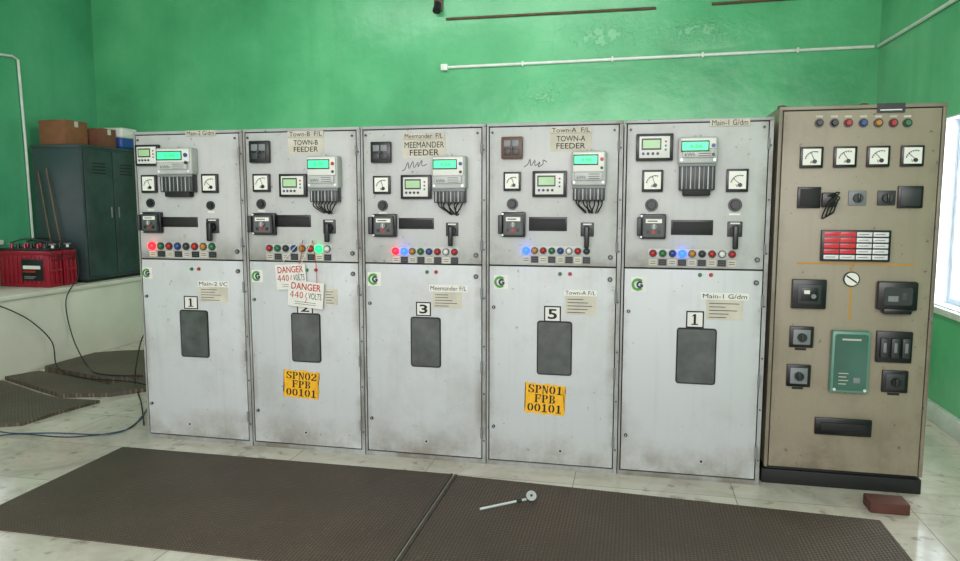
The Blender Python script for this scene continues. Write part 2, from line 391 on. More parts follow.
def relay(par, R, y=0.0):
    x0, x1, z0, z1 = R; w = x1-x0; h = z1-z0
    o = MB().box(x0, x1, y-.03, y, z0, z1, 'black', .004).box(x0+w*.09, x1-w*.09, y-.033, y-.028, z0+h*.1, z1-h*.1, 'white', .002).make('protection_relay', par)
    d = MB().box(x0+w*.15, x0+w*.68, y-.036, y-.033, z0+h*.4, z1-h*.18, 'dgrey').box(x0+w*.19, x0+w*.65, y-.0375, y-.036, z0+h*.46, z1-h*.24, 'lcdd')
    d.make('display', o)
    for i in range(4):
        MB().cyl((x0+w*(.2+i*.13), y-.035, z0+h*.26), (0, -1, 0), w*.04, .006, 'dgrey' if i else 'blue', seg=12).make('button', o)
    for i in range(3):
        MB().cyl((x0+w*.8, y-.034, z0+h*(.4+i*.15)), (0, -1, 0), w*.03, .004, 'red' if i == 2 else 'green', seg=10).make('indicator', o)
    return o
def energy(par, R, y=0.0, dark=.35, seed=0, wires=True):
    x0, x1, z0, z1 = R; w = x1-x0; h = z1-z0; zs = z0+h*dark
    b = MB()
    b.box(x0+w*.02, x1-w*.02, y-.075, y, zs, z1, 'lgrey', .012, seg=3)
    b.box(x0+w*.06, x1-w*.06, y-.088, y-.06, zs+h*.24, z1-h*.02, 'white', .008, seg=3)
    b.box(x0+w*.12, x1-w*.12, y-.09, y-.085, zs+h*.1, zs+h*.24, 'lgrey', .002)
    b.text('kWh', x0+w*.18, x0+w*.42, zs+h*.12, zs+h*.18, y-.0905, 'smallink')
    for i in range(3): b.box(x0+w*.5, x1-w*.2, y-.0912, y-.0898, zs+h*(.12+.04*i), zs+h*(.13+.04*i), 'smallink')
    for sx in (x0+w*.1, x1-w*.1): b.cyl((sx, y-.078, zs+h*.06), (0, -1, 0), w*.035, .006, 'steel', seg=12)
    b.cyl(((x0+x1)/2, y-.04, z1), (0, 0, 1), w*.08, .02, 'lgrey', seg=12)
    o = b.make('energy_meter', par)
    hh = h*.19; dz = z1-h*.23
    MB().box(x0+w*.08, x0+w*.76, y-.091, y-.088, dz-.008, dz+hh*.75+.006, 'dgrey', .001).box(x0+w*.11, x0+w*.73, y-.0925, y-.091, dz, dz+hh*.72, 'lcd').text('8.88', x0+w*.3, x0+w*.58, dz+hh*.2, dz+hh*.5, y-.093, 'smallink').make('display', o)
    MB().cyl((x0+w*.86, y-.09, dz+hh*.4), (0, -1, 0), w*.05, .008, 'red' if seed % 2 else 'blue', seg=12).make('button', o)
    MB().cyl((x0+w*.86, y-.09, dz-hh*.4), (0, -1, 0), w*.04, .008, 'dgrey', seg=12).make('button', o)
    t = MB(); zb = z0+h*dark*.3 if wires else z0
    if wires: t.box(x0+w*.06, x1-w*.06, y-.06, y, zb, zs, 'dgrey', .006)
    else:
        t.box(x0+w*.06, x1-w*.06, y-.06, y, zb+h*.1, zs, 'dgrey', .006); t.box(x0+w*.16, x1-w*.16, y-.055, y, zb, zb+h*.14, 'blackm', .008)
    n = 8
    for i in range(n):
        xx = x0+w*(.13+.74*i/(n-1)); t.box(xx-.0032, xx+.0032, y-.066, y-.058, zb+.006+(0 if wires else h*.1), zs-h*.03, 'grey' if i % 2 else 'lgrey', .001)
    t.box(x0+w*.04, x1-w*.04, y-.07, y-.058, zs-h*.05, zs-h*.0, 'grey', .004)
    t.make('terminal_cover', o)
    if wires:
        rnd = random.Random(seed); wb = MB()
        for i in range(8):
            xx = x0+w*(.14+.72*i/7); xe = x0+w*(.42+.3*i/7+rnd.uniform(-.06, .06)); dp = h*.07
            wb.tube([(xx, y-.03, zb+.006), (xx*.8+xe*.2+rnd.uniform(-.008, .008), y-.06-rnd.random()*.02, z0+h*.04), (xe, y-.03, z0-dp-rnd.random()*.012), (xe+rnd.uniform(-.014, .014), y+.02, z0-dp*1.5)], .0042, 'blackm' if i % 4 else 'dgrey', 6, 4)
        wb.make('wire_bundle', o)
    return o
def breaker(par, R, y=0.0, c='black'):
    x0, x1, z0, z1 = R; w = x1-x0; h = z1-z0
    o = MB().box(x0, x1, y-.03, y, z0, z1, c, .006).make('auxiliary_relay', par)
    p = MB()
    for i in (0, 1):
        for j in (0, 1):
            a = x0+w*(.14+.38*i); b2 = z0+h*(.16+.38*j)
            p.box(a, a+w*.32, y-.036, y-.029, b2, b2+h*.3, 'grey' if j else 'dgrey', .002)
    p.cyl(((x0+x1)/2, y-.038, z0+h*.5), (0, -1, 0), w*.07, .012, 'dgrey', seg=12)
    p.make('cover', o); return o
def trip(par, R, y=0.0):
    x0, x1, z0, z1 = R; w = x1-x0; h = z1-z0; cx, cz = (x0+x1)/2, (z0+z1)/2
    o = MB().box(x0+w*.1, x1, y-.035, y, z0, z1, 'black', .006).box(x0, x0+w*.16, y-.07, y-.0, z0+h*.12, z1-h*.12, 'dgrey', .006).make('trip_relay', par)
    g = MB().rbox(x0+w*.2, x1-w*.05, y-.058, y-.034, z0+h*.08, z1-h*.08, 'dgrey', w*.07)
    g.rbox(x0+w*.25, x1-w*.1, y-.0595, y-.056, z0+h*.14, z1-h*.14, 'glass', w*.05)
    g.box(x0+w*.3, x1-w*.15, y-.061, y-.058, z1-h*.36, z1-h*.2, 'face'); g.box(x0+w*.36, x1-w*.3, y-.0615, y-.0605, z1-h*.3, z1-h*.26, 'ink')
    for k in range(3): g.box(x0+w*(.32+.19*k), x0+w*(.43+.19*k), y-.061, y-.058, z0+h*.22, z0+h*.36, 'black' if k != 1 else 'red')
    g.make('window', o)
    MB().cyl((cx+w*.08, y-.066, cz-h*.0), (0, -1, 0), w*.1, .016, 'grey').box(cx+w*.05, cx+w*.11, y-.078, y-.07, cz-h*.1, cz+h*.1, 'lgrey', .002).make('knob', o)
    for zz in (z0+h*.08, z1-h*.08): MB().cyl((x0+w*.15, y-.038, zz), (0, -1, 0), w*.04, .006, 'steel', seg=10).make('screw', o)
    return o
def knob(par, R, y=0.0, c='black'):
    x0, x1, z0, z1 = R; r = (x1-x0)/2; cx, cz = (x0+x1)/2, (z0+z1)/2
    return MB().cyl((cx, y-.005, cz), (0, -1, 0), r, .01, 'dgrey', seg=24).cyl((cx, y-.014, cz), (0, -1, 0), r*.72, .016, c, r*.62, seg=24).box(cx-r*.8, cx+r*.8, y-.002, y, z0-.018, z0-.008, 'face').make('push_button', par)
def rotary(par, R, y=0.0):
    x0, x1, z0, z1 = R; w = x1-x0; cx = (x0+x1)/2; r = w*.5
    b = MB(); b.box(cx-r*.95, cx+r*.95, y-.008, y, z1-w*.98, z1+.002, 'dgrey', .003)
    b.cyl((cx, y-.02, z1-w*.55), (0, -1, 0), r*.62, .03, 'black')
    b.box(cx-r*.6, cx+r*.6, y-.0085, y-.0075, z1-.012, z1-.004, 'face')
    o = b.make('rotary_switch', par)
    hb = MB(); hb.box(cx-r*.35, cx+r*.35, y-.06, y-.03, z0, z1-w*.2, 'black', .008, seg=3)
    hb.make('handle', o); return o
def lamps(par, u0, u1, v0, v1, cols, y=0.0):
    n = len(cols)
    st = MB(); x0, x1, z0, z1 = rect(u0-2, v0-1, u1+2, v1+1); zm = z0+(z1-z0)*.42
    st.box(x0, x1, y-.003, y, zm+.002, z1, 'lgrey', .001); p = st.make('lamp_strip', par)
    for i, c in enumerate(cols):
        cx = x0+(x1-x0)*(i+.5)/n; cz = (zm+z1)/2+.001; r = min((x1-x0)/n*.40, (z1-zm)*.46); lit = c.endswith('lit')
        mb = MB().cyl((cx, y-.007, cz), (0, -1, 0), r, .01, 'dgrey', seg=16)
        mb.sph((cx, y-.012, cz), r*(1.1 if lit else .8), c, (1, .8, 1)); mb.make('indicator_lamp', p)
    lb = MB()
    for i in range(n):
        cx = x0+(x1-x0)*(i+.5)/n; hw = (x1-x0)/n*.42
        lb.box(cx-hw, cx+hw, y-.003, y, z0, zm-.004, 'black' if i % 2 else 'paper')
        for k in range(2): lb.box(cx-hw*.7, cx+hw*.7, y-.0036, y-.0028, z0+(zm-z0)*(.25+.3*k), z0+(zm-z0)*(.34+.3*k), 'smallink')
    lb.make('label_strip', p)
def sheet(par, R, name='paper_label', head=None, lines=4, y=0.0, c='paper', tl=None, X=None, ink='ink'):
    x0, x1, z0, z1 = R; w = x1-x0; h = z1-z0
    b = MB().box(x0, x1, y-.0015, y, z0, z1, c, X=X)
    zt = z1-h*.08
    if tl:
        n = len(tl); lh = h*.84/n
        for i, t in enumerate(tl):
            ww = min(w*.92, len(t)*lh*.66); cx = (x0+x1)/2
            b.text(t, cx-ww/2, cx+ww/2, zt-lh*(i+.86), zt-lh*(i+.1), y-.0018, ink, .006 if len(t) < 8 else 0, X=X)
    else:
        for i in range(lines):
            zz = zt-(zt-z0)*(i+.6)/(lines+.3); rr = random.uniform(.5, .9)
            b.box(x0+w*.08, x0+w*rr, y-.0022, y-.0012, zz-h*.02, zz+h*.02, 'smallink', X=X)
    return b.make(name, par)
def logo(par, R, y=0.0):
    x0, x1, z0, z1 = R; k = min(x1-x0, z1-z0)/2*.88; cx, cz = (x0+x1)/2, (z0+z1)/2
    b = MB().box(cx-k, cx+k, y-.002, y, cz-k, cz+k, 'paperw')
    def ring(ox, a0, a1, r, m, yy, t=.1):
        b.tube([(cx+ox*k+r*k*math.cos(rad(a)), yy, cz+r*k*math.sin(rad(a))) for a in range(a0, a1, 15)], k*t, m, 6)
    ring(-.14, 45, 318, .66, 'logo_g', y-.004, .17)
    ring(.12, 40, 346, .34, 'logo_b', y-.006, .13)
    b.box(cx+.14*k, cx+.5*k, y-.008, y-.003, cz-.12*k, cz+.06*k, 'logo_b')
    b.make('maker_emblem', par)
def numbox(par, R, t, y=0.0):
    x0, x1, z0, z1 = R; w = x1-x0; h = z1-z0
    b = MB().box(x0, x1, y-.001, y, z0, z1, 'ink').box(x0+w*.08, x1-w*.08, y-.0015, y, z0+h*.08, z1-h*.08, 'paperw')
    cx = (x0+x1)/2
    if t == '1': b.glyphs('1', cx-w*.27, cx+w*.24, z0+h*.18, z1-h*.18, y-.0022, 'ink')
    else: b.text(t, cx-w*.27, cx+w*.27, z0+h*.18, z1-h*.18, y-.002, 'ink', .02)
    b.make('number_plate', par)
def inspect(par, R, y=0.0):
    x0, x1, z0, z1 = R
    o = MB().rbox(x0, x1, y-.006, y, z0, z1, 'blackm', .018).make('inspection_window', par)
    MB().rbox(x0+.008, x1-.008, y-.008, y-.005, z0+.008, z1-.008, 'glass', .012).make('glass', o)
def stencil(par, R, lines, y=0.0):
    x0, x1, z0, z1 = R; w = x1-x0; h = z1-z0
    cx, cz = (x0+x1)/2, (z0+z1)/2
    X = Matrix.Translation((cx, 0, cz)) @ Matrix.Rotation(rad(2.5), 4, 'Y') @ Matrix.Translation((-cx, 0, -cz))
    b = MB(); rnd = random.Random(len(lines[0])+int(x0*10))
    tb = bmesh.new(); pts = []
    for i in range(56):
        t = i/56*4; k = int(t); f = t-k
        p = [(x0+w*f, z1), (x1, z1-h*f), (x1-w*f, z0), (x0, z0+h*f)][k]
        pts.append(tb.verts.new((p[0]+rnd.uniform(-1, 1)*w*.022, y-.001, p[1]+rnd.uniform(-1, 1)*h*.035)))
    f = tb.faces.new(pts); bmesh.ops.triangulate(tb, faces=[f]); bmesh.ops.recalc_face_normals(tb, faces=tb.faces)
    b.add(tb, 'yellow', X)
    for i, t in enumerate(lines):
        ww = w*(.88 if len(t) > 3 else .54); lh = h*.31
        zt = z1-h*.05-i*lh
        b.glyphs(t, cx-ww/2, cx+ww/2, zt-lh*.86, zt, y-.0022, 'ink', X=X)
    b.make('stencilled_code', par)
def scrawl(par, st, y=0.0):
    MB().tube([Vector((on_y(u, v, y).x, y-.0005, on_y(u, v, y).z)) for u, v in st], .0022, 'smallink', 4, 3).make('handwritten_mark', par)

# ---------------------------------------------------------------- switchgear cabinets
CH = 2.1; SPL = 1.255
edges = [-3.307, -2.498, -1.69, -.888, -.08, .733]
CD = [
 dict(head=('Main-2 G/dm', (186, 130.5, 216, 136)), relay=(138, 145, 161, 166), em=(158, 148, 195, 197), emw=0, emd=.46,
      an=[((143, 175, 158, 193), 30), ((203, 174, 219, 193), 60)], kn=[(147, 198, 155, 208), (207, 201, 215, 210)], trip=(140, 212, 161, 233), slot=(163, 217, 198, 227),
      rot=(205, 219, 218, 241), lamps=(151, 215, 243, 256), cols=['redlit', 'green', 'red', 'blue', 'dgrey', 'red', 'amber', 'green'],
      logo=(142, 266, 153, 280), dots=(192, 199, 266), sheet=[((198, 281, 229, 287), 'Main-2 I/C', 0), ((199, 287, 228, 302), None, 5)], num=('1', (184, 296, 198, 309)), win=(181, 310, 209, 357)),
 dict(head=('Town-B  F/L', (288, 131, 324, 137)), aux=(251, 141, 271, 163), st=((288, 138, 324, 154), ['TOWN-B', 'FEEDER']), relay=(281, 174, 308, 197), em=(308, 156, 340, 208),
      an=[((254, 174, 271, 192), 30)], kn=[(257, 199, 266, 209)], trip=(250, 213, 275, 235), slot=(277, 215, 311, 227),
      rot=(322, 220, 335, 242), lamps=(268, 330, 245, 259), cols=['red', 'green', 'dgrey', 'blue', 'amber', 'red', 'greenlit', 'white'],
      logo=(251, 269, 264, 283), dots=(307, 316, 267), sheet=[((325, 289, 338, 305), None, 5)], num=('2', (297, 302, 313, 314)), win=(292, 313, 321, 362), sten=((284, 371, 319, 398), ['SPN02', 'FPB', '00101'])),
 dict(head=('Meemander  F/L', (403, 133, 445, 139)), aux=(372, 142, 392, 163), st=((403, 139.5, 446, 158), ['MEEMANDER', 'FEEDER']), relay=(402, 175, 432, 199), em=(432, 156, 467, 209),
      an=[((374, 176, 391, 194), 30)], kn=[(378, 200, 388, 211)], trip=(370, 214, 396, 237), slot=(399, 218, 434, 229),
      rot=(445, 223, 458, 246), lamps=(394, 457, 248, 262), cols=['redlit', 'bluelit', 'amber', 'green', 'blue', 'red', 'white', 'red'],
      logo=(367, 271, 382, 287), dots=(427, 436, 269), sheet=[((429, 285, 468, 292), 'Meemander F/L', 0), ((433, 292, 462, 308), None, 5)], num=('3', (416, 302, 431, 316)), win=(411, 317, 441, 367),
      scr=[(402, 171), (405, 169), (408, 162), (409, 169), (413, 161), (414, 168), (418, 162), (418, 167), (422, 160), (422, 166), (427, 164)]),
 dict(head=('Town-A  F/L', (550, 127, 592, 133)), aux=(502, 137, 523, 159), auxc='brown', st=((550, 133.5, 592, 151), ['TOWN-A', 'FEEDER']), relay=(533, 171, 567, 197), em=(571, 151, 607, 207),
      an=[((504, 172, 521, 191), 30)], kn=[(507, 198, 518, 210)], trip=(499, 212, 525, 237), slot=(529, 217, 567, 231),
      rot=(580, 223, 594, 248), lamps=(524, 589, 247, 262), cols=['bluelit', 'amber', 'red', 'green', 'blue', 'white', 'red', 'dgrey'],
      logo=(493, 274, 509, 290), dots=(560, 570, 271), sheet=[((564, 290, 597, 296), 'Town-A F/L', 0), ((565, 296, 596, 315), None, 5)], num=('5', (544, 306, 561, 322)), win=(537, 321, 572, 375), sten=((525, 384, 565, 414), ['SPN01', 'FPB', '00101']),
      scr=[(524, 167), (528, 164), (530, 159), (531, 166), (535, 160), (535, 166), (540, 162), (538, 167), (543, 164), (543, 160), (547, 162)]),
 dict(head=('Main-1 G/dm', (710, 119, 750, 126)), relay=(636, 134, 673, 161), em=(677, 137, 718, 196), emd=.55, emw=0,
      an=[((642, 170, 663, 192), 30), ((726, 169, 748, 192), 60)], kn=[(645, 198, 658, 212), (728, 198, 742, 212)], trip=(637, 214, 666, 239), slot=(671, 220, 713, 235),
      rot=(727, 222, 743, 249), lamps=(650, 735, 250, 265), cols=['red', 'green', 'blue', 'bluelit', 'amber', 'dgrey', 'red', 'white', 'red'],
      logo=(630, 276, 648, 293), dots=(700, 711, 272), sheet=[((701, 293, 749, 300), 'Main-1 G/dm', 0), ((706, 300, 743, 320), None, 5)], num=('1', (686, 311, 704, 328)), win=(676, 328, 716, 384)),
]
LB = ["pale grey switchgear cabinet numbered 1 at the battery end",
      "pale grey switchgear cabinet with danger tags and yellow SPN02 stencil",
      "pale grey switchgear cabinet numbered 3 with Meemander feeder label",
      "pale grey switchgear cabinet numbered 5 with yellow SPN01 stencil",
      "pale grey switchgear cabinet numbered 1 beside the beige control panel"]
for i, d in enumerate(CD):
    x0, x1 = edges[i]+.003, edges[i+1]-.003
    T = thing('switchgear_cabinet', ((x0+x1)/2, .6, 0), LB[i], 'electrical cabinet', 'row of switchgear cabinets')
    b = MB(); b.box(x0, x1, .022, 1.25, 0, CH, 'frame', .004)
    b.box(x0, x0+.011, .002, .03, 0, CH, 'frame'); b.box(x1-.021, x1, .002, .03, 0, CH, 'frame')
    b.box(x0, x1, -.004, .03, CH-.014, CH+.004, 'frame', .003); b.box(x0, x1, .004, .03, 0, .028, 'frame')
    b.box(x0+.01, x1-.02, .014, .024, .02, CH-.012, 'seam')
    for k in range(7):
        b.cyl((x1-.011, -.0, .15+k*.3), (0, -1, 0), .005, .006, 'dgrey', seg=10)
    b.make('body', T)
    D1 = MB().box(x0+.018, x1-.027, 0, .018, SPL+.005, CH-.02, 'panel_up', .003).make('instrument_door', T)
    D2 = MB().box(x0+.018, x1-.027, 0, .018, .036, SPL-.004, 'panel', .003).make('compartment_door', T)
    for zz in (SPL+.12, CH-.14):
        MB().cyl((x1-.024, -.006, zz), (0, 0, 1), .007, .06, 'grey', seg=10).make('hinge', D1)
    for zz in (.2, .62, 1.08):
        MB().cyl((x1-.024, -.006, zz), (0, 0, 1), .007, .07, 'grey', seg=10).make('hinge', D2)
    for zz in (.25, 1.0):
        MB().cyl((x0+.045, -.005, zz), (0, -1, 0), .010, .012, 'dgrey', seg=14).box(x0+.043, x0+.047, -.0125, -.01, zz-.006, zz+.006, 'lgrey').make('lock', D2)
    for xx in (x0+.035, x1-.05):
        MB().cyl((xx, -.003, CH-.05), (0, -1, 0), .007, .008, 'dgrey', seg=12).make('screw', D1)
    for zz in (SPL+.06, SPL-.07):
        MB().cyl((x1-.06, -.005, zz), (0, -1, 0), .014, .012, 'dgrey', seg=18).cyl((x1-.06, -.011, zz), (0, -1, 0), .008, .004, 'grey', seg=12).make('lock', D1 if zz > SPL else D2)
    t, R = d['head']; r = rect(*R)
    w_ = r[1]-r[0]
    MB().box(r[0], r[1], -.007, -.004, r[2], r[3], 'paper').text(t, r[0]+w_*.05, r[1]-w_*.05, r[2]+.004, r[3]-.004, -.0072, 'ink', .0).make('header_label', T)
    relay(T, rect(*d['relay']))
    energy(T, rect(*d['em'], Y=-.05), dark=d.get('emd', .38), seed=i, wires=d.get('emw', 1) == 1)
    for R, a in d['an']: analog(T, rect(*R), ang=a)
    for R in d['kn']: knob(T, rect(*R))
    trip(T, rect(*d['trip'], Y=-.03))
    r = rect(*d['slot']); MB().box(r[0], r[1], -.006, 0, r[2], r[3], 'black', .002).box(r[0]+.008, r[1]-.008, -.009, -.005, r[2]+.01, r[3]-.01, 'blackm', .002).make('blanking_plate', T)
    rotary(T, rect(*d['rot'], Y=-.02))
    u0, u1, v0, v1 = d['lamps']; lamps(T, u0, u1, v0, v1, d['cols'])
    if 'aux' in d: breaker(T, rect(*d['aux']), c=d.get('auxc', 'black'))
    if 'st' in d: sheet(T, rect(*d['st'][0]), 'feeder_label', tl=d['st'][1])
    logo(T, rect(*d['logo']))
    ua, ub, vv = d['dots']
    for k, uu in enumerate((ua, ub)):
        p = on_y(uu, vv+3, 0); MB().cyl((p.x, -.006, min(p.z, SPL-.02)), (0, -1, 0), .012, .012, 'green' if k == 0 else 'red', .009, seg=16).make('indicator_button', T)
    for R, hd, ln in d['sheet']:
        if ln == 0: sheet(T, rect(*R), 'printed_label', tl=[hd], c='paperw')
        else: sheet(T, rect(*R), 'paper_notice', lines=ln)
    numbox(T, rect(*d['num'][1]), d['num'][0]); inspect(T, rect(*d['win']))
    if 'sten' in d: stencil(T, rect(*d['sten'][0]), d['sten'][1])
    if 'scr' in d: scrawl(T, d['scr'])
    pc = on_y((ua+ub)/2-5, 431+i*11, 0)
    MB().cyl((pc.x, -.001, .12), (0, -1, 0), .016, .004, 'lgrey', seg=18).cyl((pc.x, -.003, .12), (0, -1, 0), .007, .004, 'seam', seg=12).make('lifting_plug', T)
# ---------------------------------------------------------------- danger tags
def four(b, x0, x1, z0, z1, y, m, X):
    w = x1-x0; h = z1-z0; t = .0035
    b.box(x0+w*.62, x0+w*.62+t*1.4, y-.001, y, z0, z1, m, X=X); b.box(x0, x1, y-.001, y, z0+h*.28, z0+h*.28+t, m, X=X)
    b.tube([(x0+t*.4, y-.0005, z0+h*.32), (x0+w*.66, y-.0005, z1-t*.4)], t*.5, m, 4, X=X)
def tag(R, y, rot, lab, tx):
    x0, x1, z0, z1 = R; w = x1-x0; h = z1-z0; cx, cz = (x0+x1)/2, (z0+z1)/2
    X = Matrix.Translation((cx, 0, cz)) @ Matrix.Rotation(rad(rot), 4, 'Y') @ Matrix.Translation((-cx, 0, -cz))
    T = thing('danger_tag', (cx, y, z0), lab, 'warning sign', 'danger tags')
    b = MB().box(x0, x1, y-.003, y, z0, z1, 'paperw', X=X)
    b.text('DANGER', x0+w*.08, x1-w*.08, z1-h*.34, z1-h*.08, y-.0035, 'redink', .012, X=X)
    za, zb = z1-h*.66, z1-h*.42
    four(b, x0+w*.05, x0+w*.17, za, zb, y-.0035, 'redink', X); four(b, x0+w*.19, x0+w*.31, za, zb, y-.0035, 'redink', X)
    b.text('0', x0+w*.33, x0+w*.43, za, zb, y-.0035, 'redink', .0, X=X)
    b.text('VOLTS', x0+w*.58, x1-w*.05, za, zb, y-.0035, 'ink', .0, X=X)
    b.tube([(cx+w*.03, y-.004, z0+h*.56), (cx-w*.01, y-.004, z0+h*.4), (cx+w*.04, y-.004, z0+h*.38), (cx, y-.004, z0+h*.2)], .002, 'redink', 5, X=X)
    for s in (.2, .12): b.box(x0+w*.2, x1-w*.2, y-.0035, y-.003, z0+h*s-.002, z0+h*s+.001, 'smallink', X=X)
    b.make('plate', T)
    s = MB(); a = Vector((cx-w*.3, y-.002, z1-h*.03)); bb = Vector((cx+w*.3, y-.002, z1-h*.03)); top = on_y(tx, 240, -.02); top.y = -.03
    s.tube([X @ a, (top+X @ a)/2+Vector((-.01, -.004, 0)), top], .0022, 'paperw', 5, 4); s.tube([X @ bb, (top+X @ bb)/2+Vector((.01, -.004, 0)), top], .0022, 'redink', 5, 4)
    s.make('string', T)
tag(rect(277, 264, 307, 289), -.012, -4, "white and red enamel danger tag hanging behind another tag", 303)
tag(rect(290, 281, 325, 307), -.022, 5, "tilted white danger tag hanging on string over cabinet door", 313)

# ---------------------------------------------------------------- beige control panel
PY = .05
def pr(*a): return rect(*a, Y=PY)
T = thing('control_panel', (1.18, .45, 0), "tall beige relay and control panel standing beside the grey cabinets", 'control panel')
px0, px1, ph = .762, 1.6, 2.162
b = MB(); b.box(px0, px1, PY+.02, .85, .1, ph, 'beige', .006)
b.box(px0, px0+.02, PY, PY+.03, .1, ph, 'beige', .003); b.box(px1-.02, px1, PY, PY+.03, .1, ph, 'beige', .003); b.box(px0, px1, PY-.002, PY+.03, ph-.02, ph, 'beige', .003)
b.box(px0+.018, px1-.018, PY+.012, PY+.022, .101, ph-.018, 'seam')
b.make('body', T)
MB().box(px0+.02, px1-.02, PY+.03, .83, 0, .1, 'blackm', .004).box(px0-.01, px1+.0, PY+.005, PY+.06, 0, .085, 'blackm', .004).make('plinth', T)
MB().box(px0+.025, px1-.025, PY, PY+.014, .107, ph-.026, 'beige2', .003).make('front_plate', T)
for sx in (px0+.06, px0+.5):
    MB().tube([(sx-.02, .3, ph), (sx-.02, .3, ph+.03), (sx+.02, .3, ph+.03), (sx+.02, .3, ph)], .006, 'rust', 8, 4).make('lifting_eye', T)
r = pr(877, 104, 905, 109); MB().box(r[0], r[1], PY-.008, PY-.002, r[2]-.02, r[3]+.004, 'black').box(r[0]+.015, r[1]-.015, PY-.009, PY-.007, r[2]-.008, r[2]-.002, 'face').make('nameplate', T)
for u, c in ((819, 'dgrey'), (834, 'black'), (848, 'red'), (863, 'blue'), (878, 'amber'), (893, 'red'), (907, 'green')):
    p = on_y(u, 123, PY)
    MB().cyl((p.x, PY-.006, p.z), (0, -1, 0), .023, .012, 'black', seg=18).cyl((p.x, PY-.018, p.z), (0, -1, 0), .018, .016, c, .013, seg=18).make('indicator_lamp', T)
    MB().box(p.x-.018, p.x+.018, PY-.002, PY, p.z+.03, p.z+.04, 'paper').make('small_label', T)
for k, u in enumerate((799.5, 833, 866, 900)):
    r = pr(u, 147-k*.5, u+23, 168-k*.5); analog(T, r, PY, 35+k*8)
for (u0, v0, u1, v1) in ((797, 187, 820, 208), (897, 186, 922, 208)):
    r = pr(u0, v0, u1, v1); MB().box(r[0], r[1], PY-.02, PY, r[2], r[3], 'black', .003).box(r[0]+.012, r[1]-.012, PY-.024, PY-.018, r[2]+.012, r[3]-.012, 'blackm' if u0 < 850 else 'dgrey', .002).make('meter_housing', T)
for u in (857, 886):
    p = on_y(u, 198, PY)
    o = MB().box(p.x-.045, p.x+.045, PY-.01, PY, p.z-.04, p.z+.04, 'grey' if u < 870 else 'dgrey', .003).make('selector_switch', T)
    MB().cyl((p.x, PY-.02, p.z), (0, -1, 0), .024, .03, 'dgrey').box(p.x-.006, p.x+.006, PY-.05, PY-.03, p.z-.024, p.z+.024, 'black', .003).make('knob', o)
p = on_y(828, 198, PY)
o = MB().box(p.x-.035, p.x+.035, PY-.03, PY, p.z-.05, p.z+.03, 'black', .005).make('key_switch', T)
wb = MB()
for k in range(4):
    rn = random.Random(k); wb.tube([(p.x-.01+.012*k, PY-.03, p.z+.01), (p.x+.03+rn.random()*.015, PY-.06, p.z+.03-.015*k), (p.x+.015*k-.02, PY-.06, p.z-.05), (p.x-.03+.018*k, PY-.02, p.z-.11+.01*k), (p.x+.0, PY, p.z-.1)], .004, 'blackm', 6, 4)
wb.make('wire_bundle', o)
# annunciator
r = pr(820, 230, 889, 261); x0, x1, z0, z1 = r; w = x1-x0; h = z1-z0
o = MB().box(x0, x1, PY-.03, PY, z0, z1, 'black', .004).make('annunciator', T)
cw = w*.94/4; ch = h*.92/5
for i in range(4):
    for j in range(5):
        cx = x0+w*.03+cw*i; cz = z0+h*.04+ch*j
        MB().box(cx+.003, cx+cw-.003, PY-.034, PY-.028, cz+.004, cz+ch-.004, 'redcell' if i < 2 and j > 0 else 'whitecell', .001).box(cx+.012, cx+cw*.75, PY-.0346, PY-.0338, cz+ch*.45, cz+ch*.55, 'smallink').make('alarm_window', o)
r = pr(797, 263, 914, 264.8); MB().box(r[0], r[1], PY-.0015, PY, r[2], r[3], 'orange').make('mimic_line', T)
r = pr(849.5, 264, 851.5, 320); MB().box(r[0], r[1], PY-.0012, PY, r[2], r[3], 'orange').make('mimic_line', T)
p = on_y(851, 279, PY)
o = MB().cyl((p.x, PY-.006, p.z), (0, -1, 0), .042, .012, 'black', seg=28).cyl((p.x, PY-.013, p.z), (0, -1, 0), .036, .004, 'face', seg=28).make('position_indicator', T)
X = Matrix.Translation(p) @ Matrix.Rotation(rad(35), 4, 'Y') @ Matrix.Translation(-p)
MB().box(p.x-.033, p.x+.033, PY-.017, PY-.014, p.z-.004, p.z+.004, 'ink', X=X).make('pointer', o)
# relays
r = pr(791, 279, 825, 308); x0, x1, z0, z1 = r
o = MB().box(x0, x1, PY-.035, PY, z0, z1, 'black', .005).make('flush_relay', T)
MB().box(x0+.028, x1-.028, PY-.039, PY-.034, z0+.028, z1-.028, 'dgrey', .003).box(x0+.045, x1-.045, PY-.042, PY-.038, z0+.045, z1-.045, 'black', .002).box(x0+.06, x0+.09, PY-.044, PY-.041, z1-.08, z1-.06, 'face').cyl(((x0+x1)/2+.02, PY-.046, (z0+z1)/2-.01), (0, -1, 0), .013, .012, 'grey').make('cover', o)
r = pr(875, 281, 915, 313); x0, x1, z0, z1 = r
o = MB().box(x0, x1, PY-.05, PY, z0+.02, z1, 'black', .01).box(x0+.03, x1-.03, PY-.06, PY, z0, z0+.03, 'black', .006).make('flush_relay', T)
MB().rbox(x0+.03, x1-.03, PY-.055, PY-.048, z0+.05, z1-.03, 'dgrey', .012).box(x0+.05, x0+.1, PY-.0565, PY-.054, z0+.07, z0+.1, 'grey').box(x0+.12, x1-.06, PY-.0565, PY-.054, z0+.08, z1-.06, 'glass').make('cover', o)
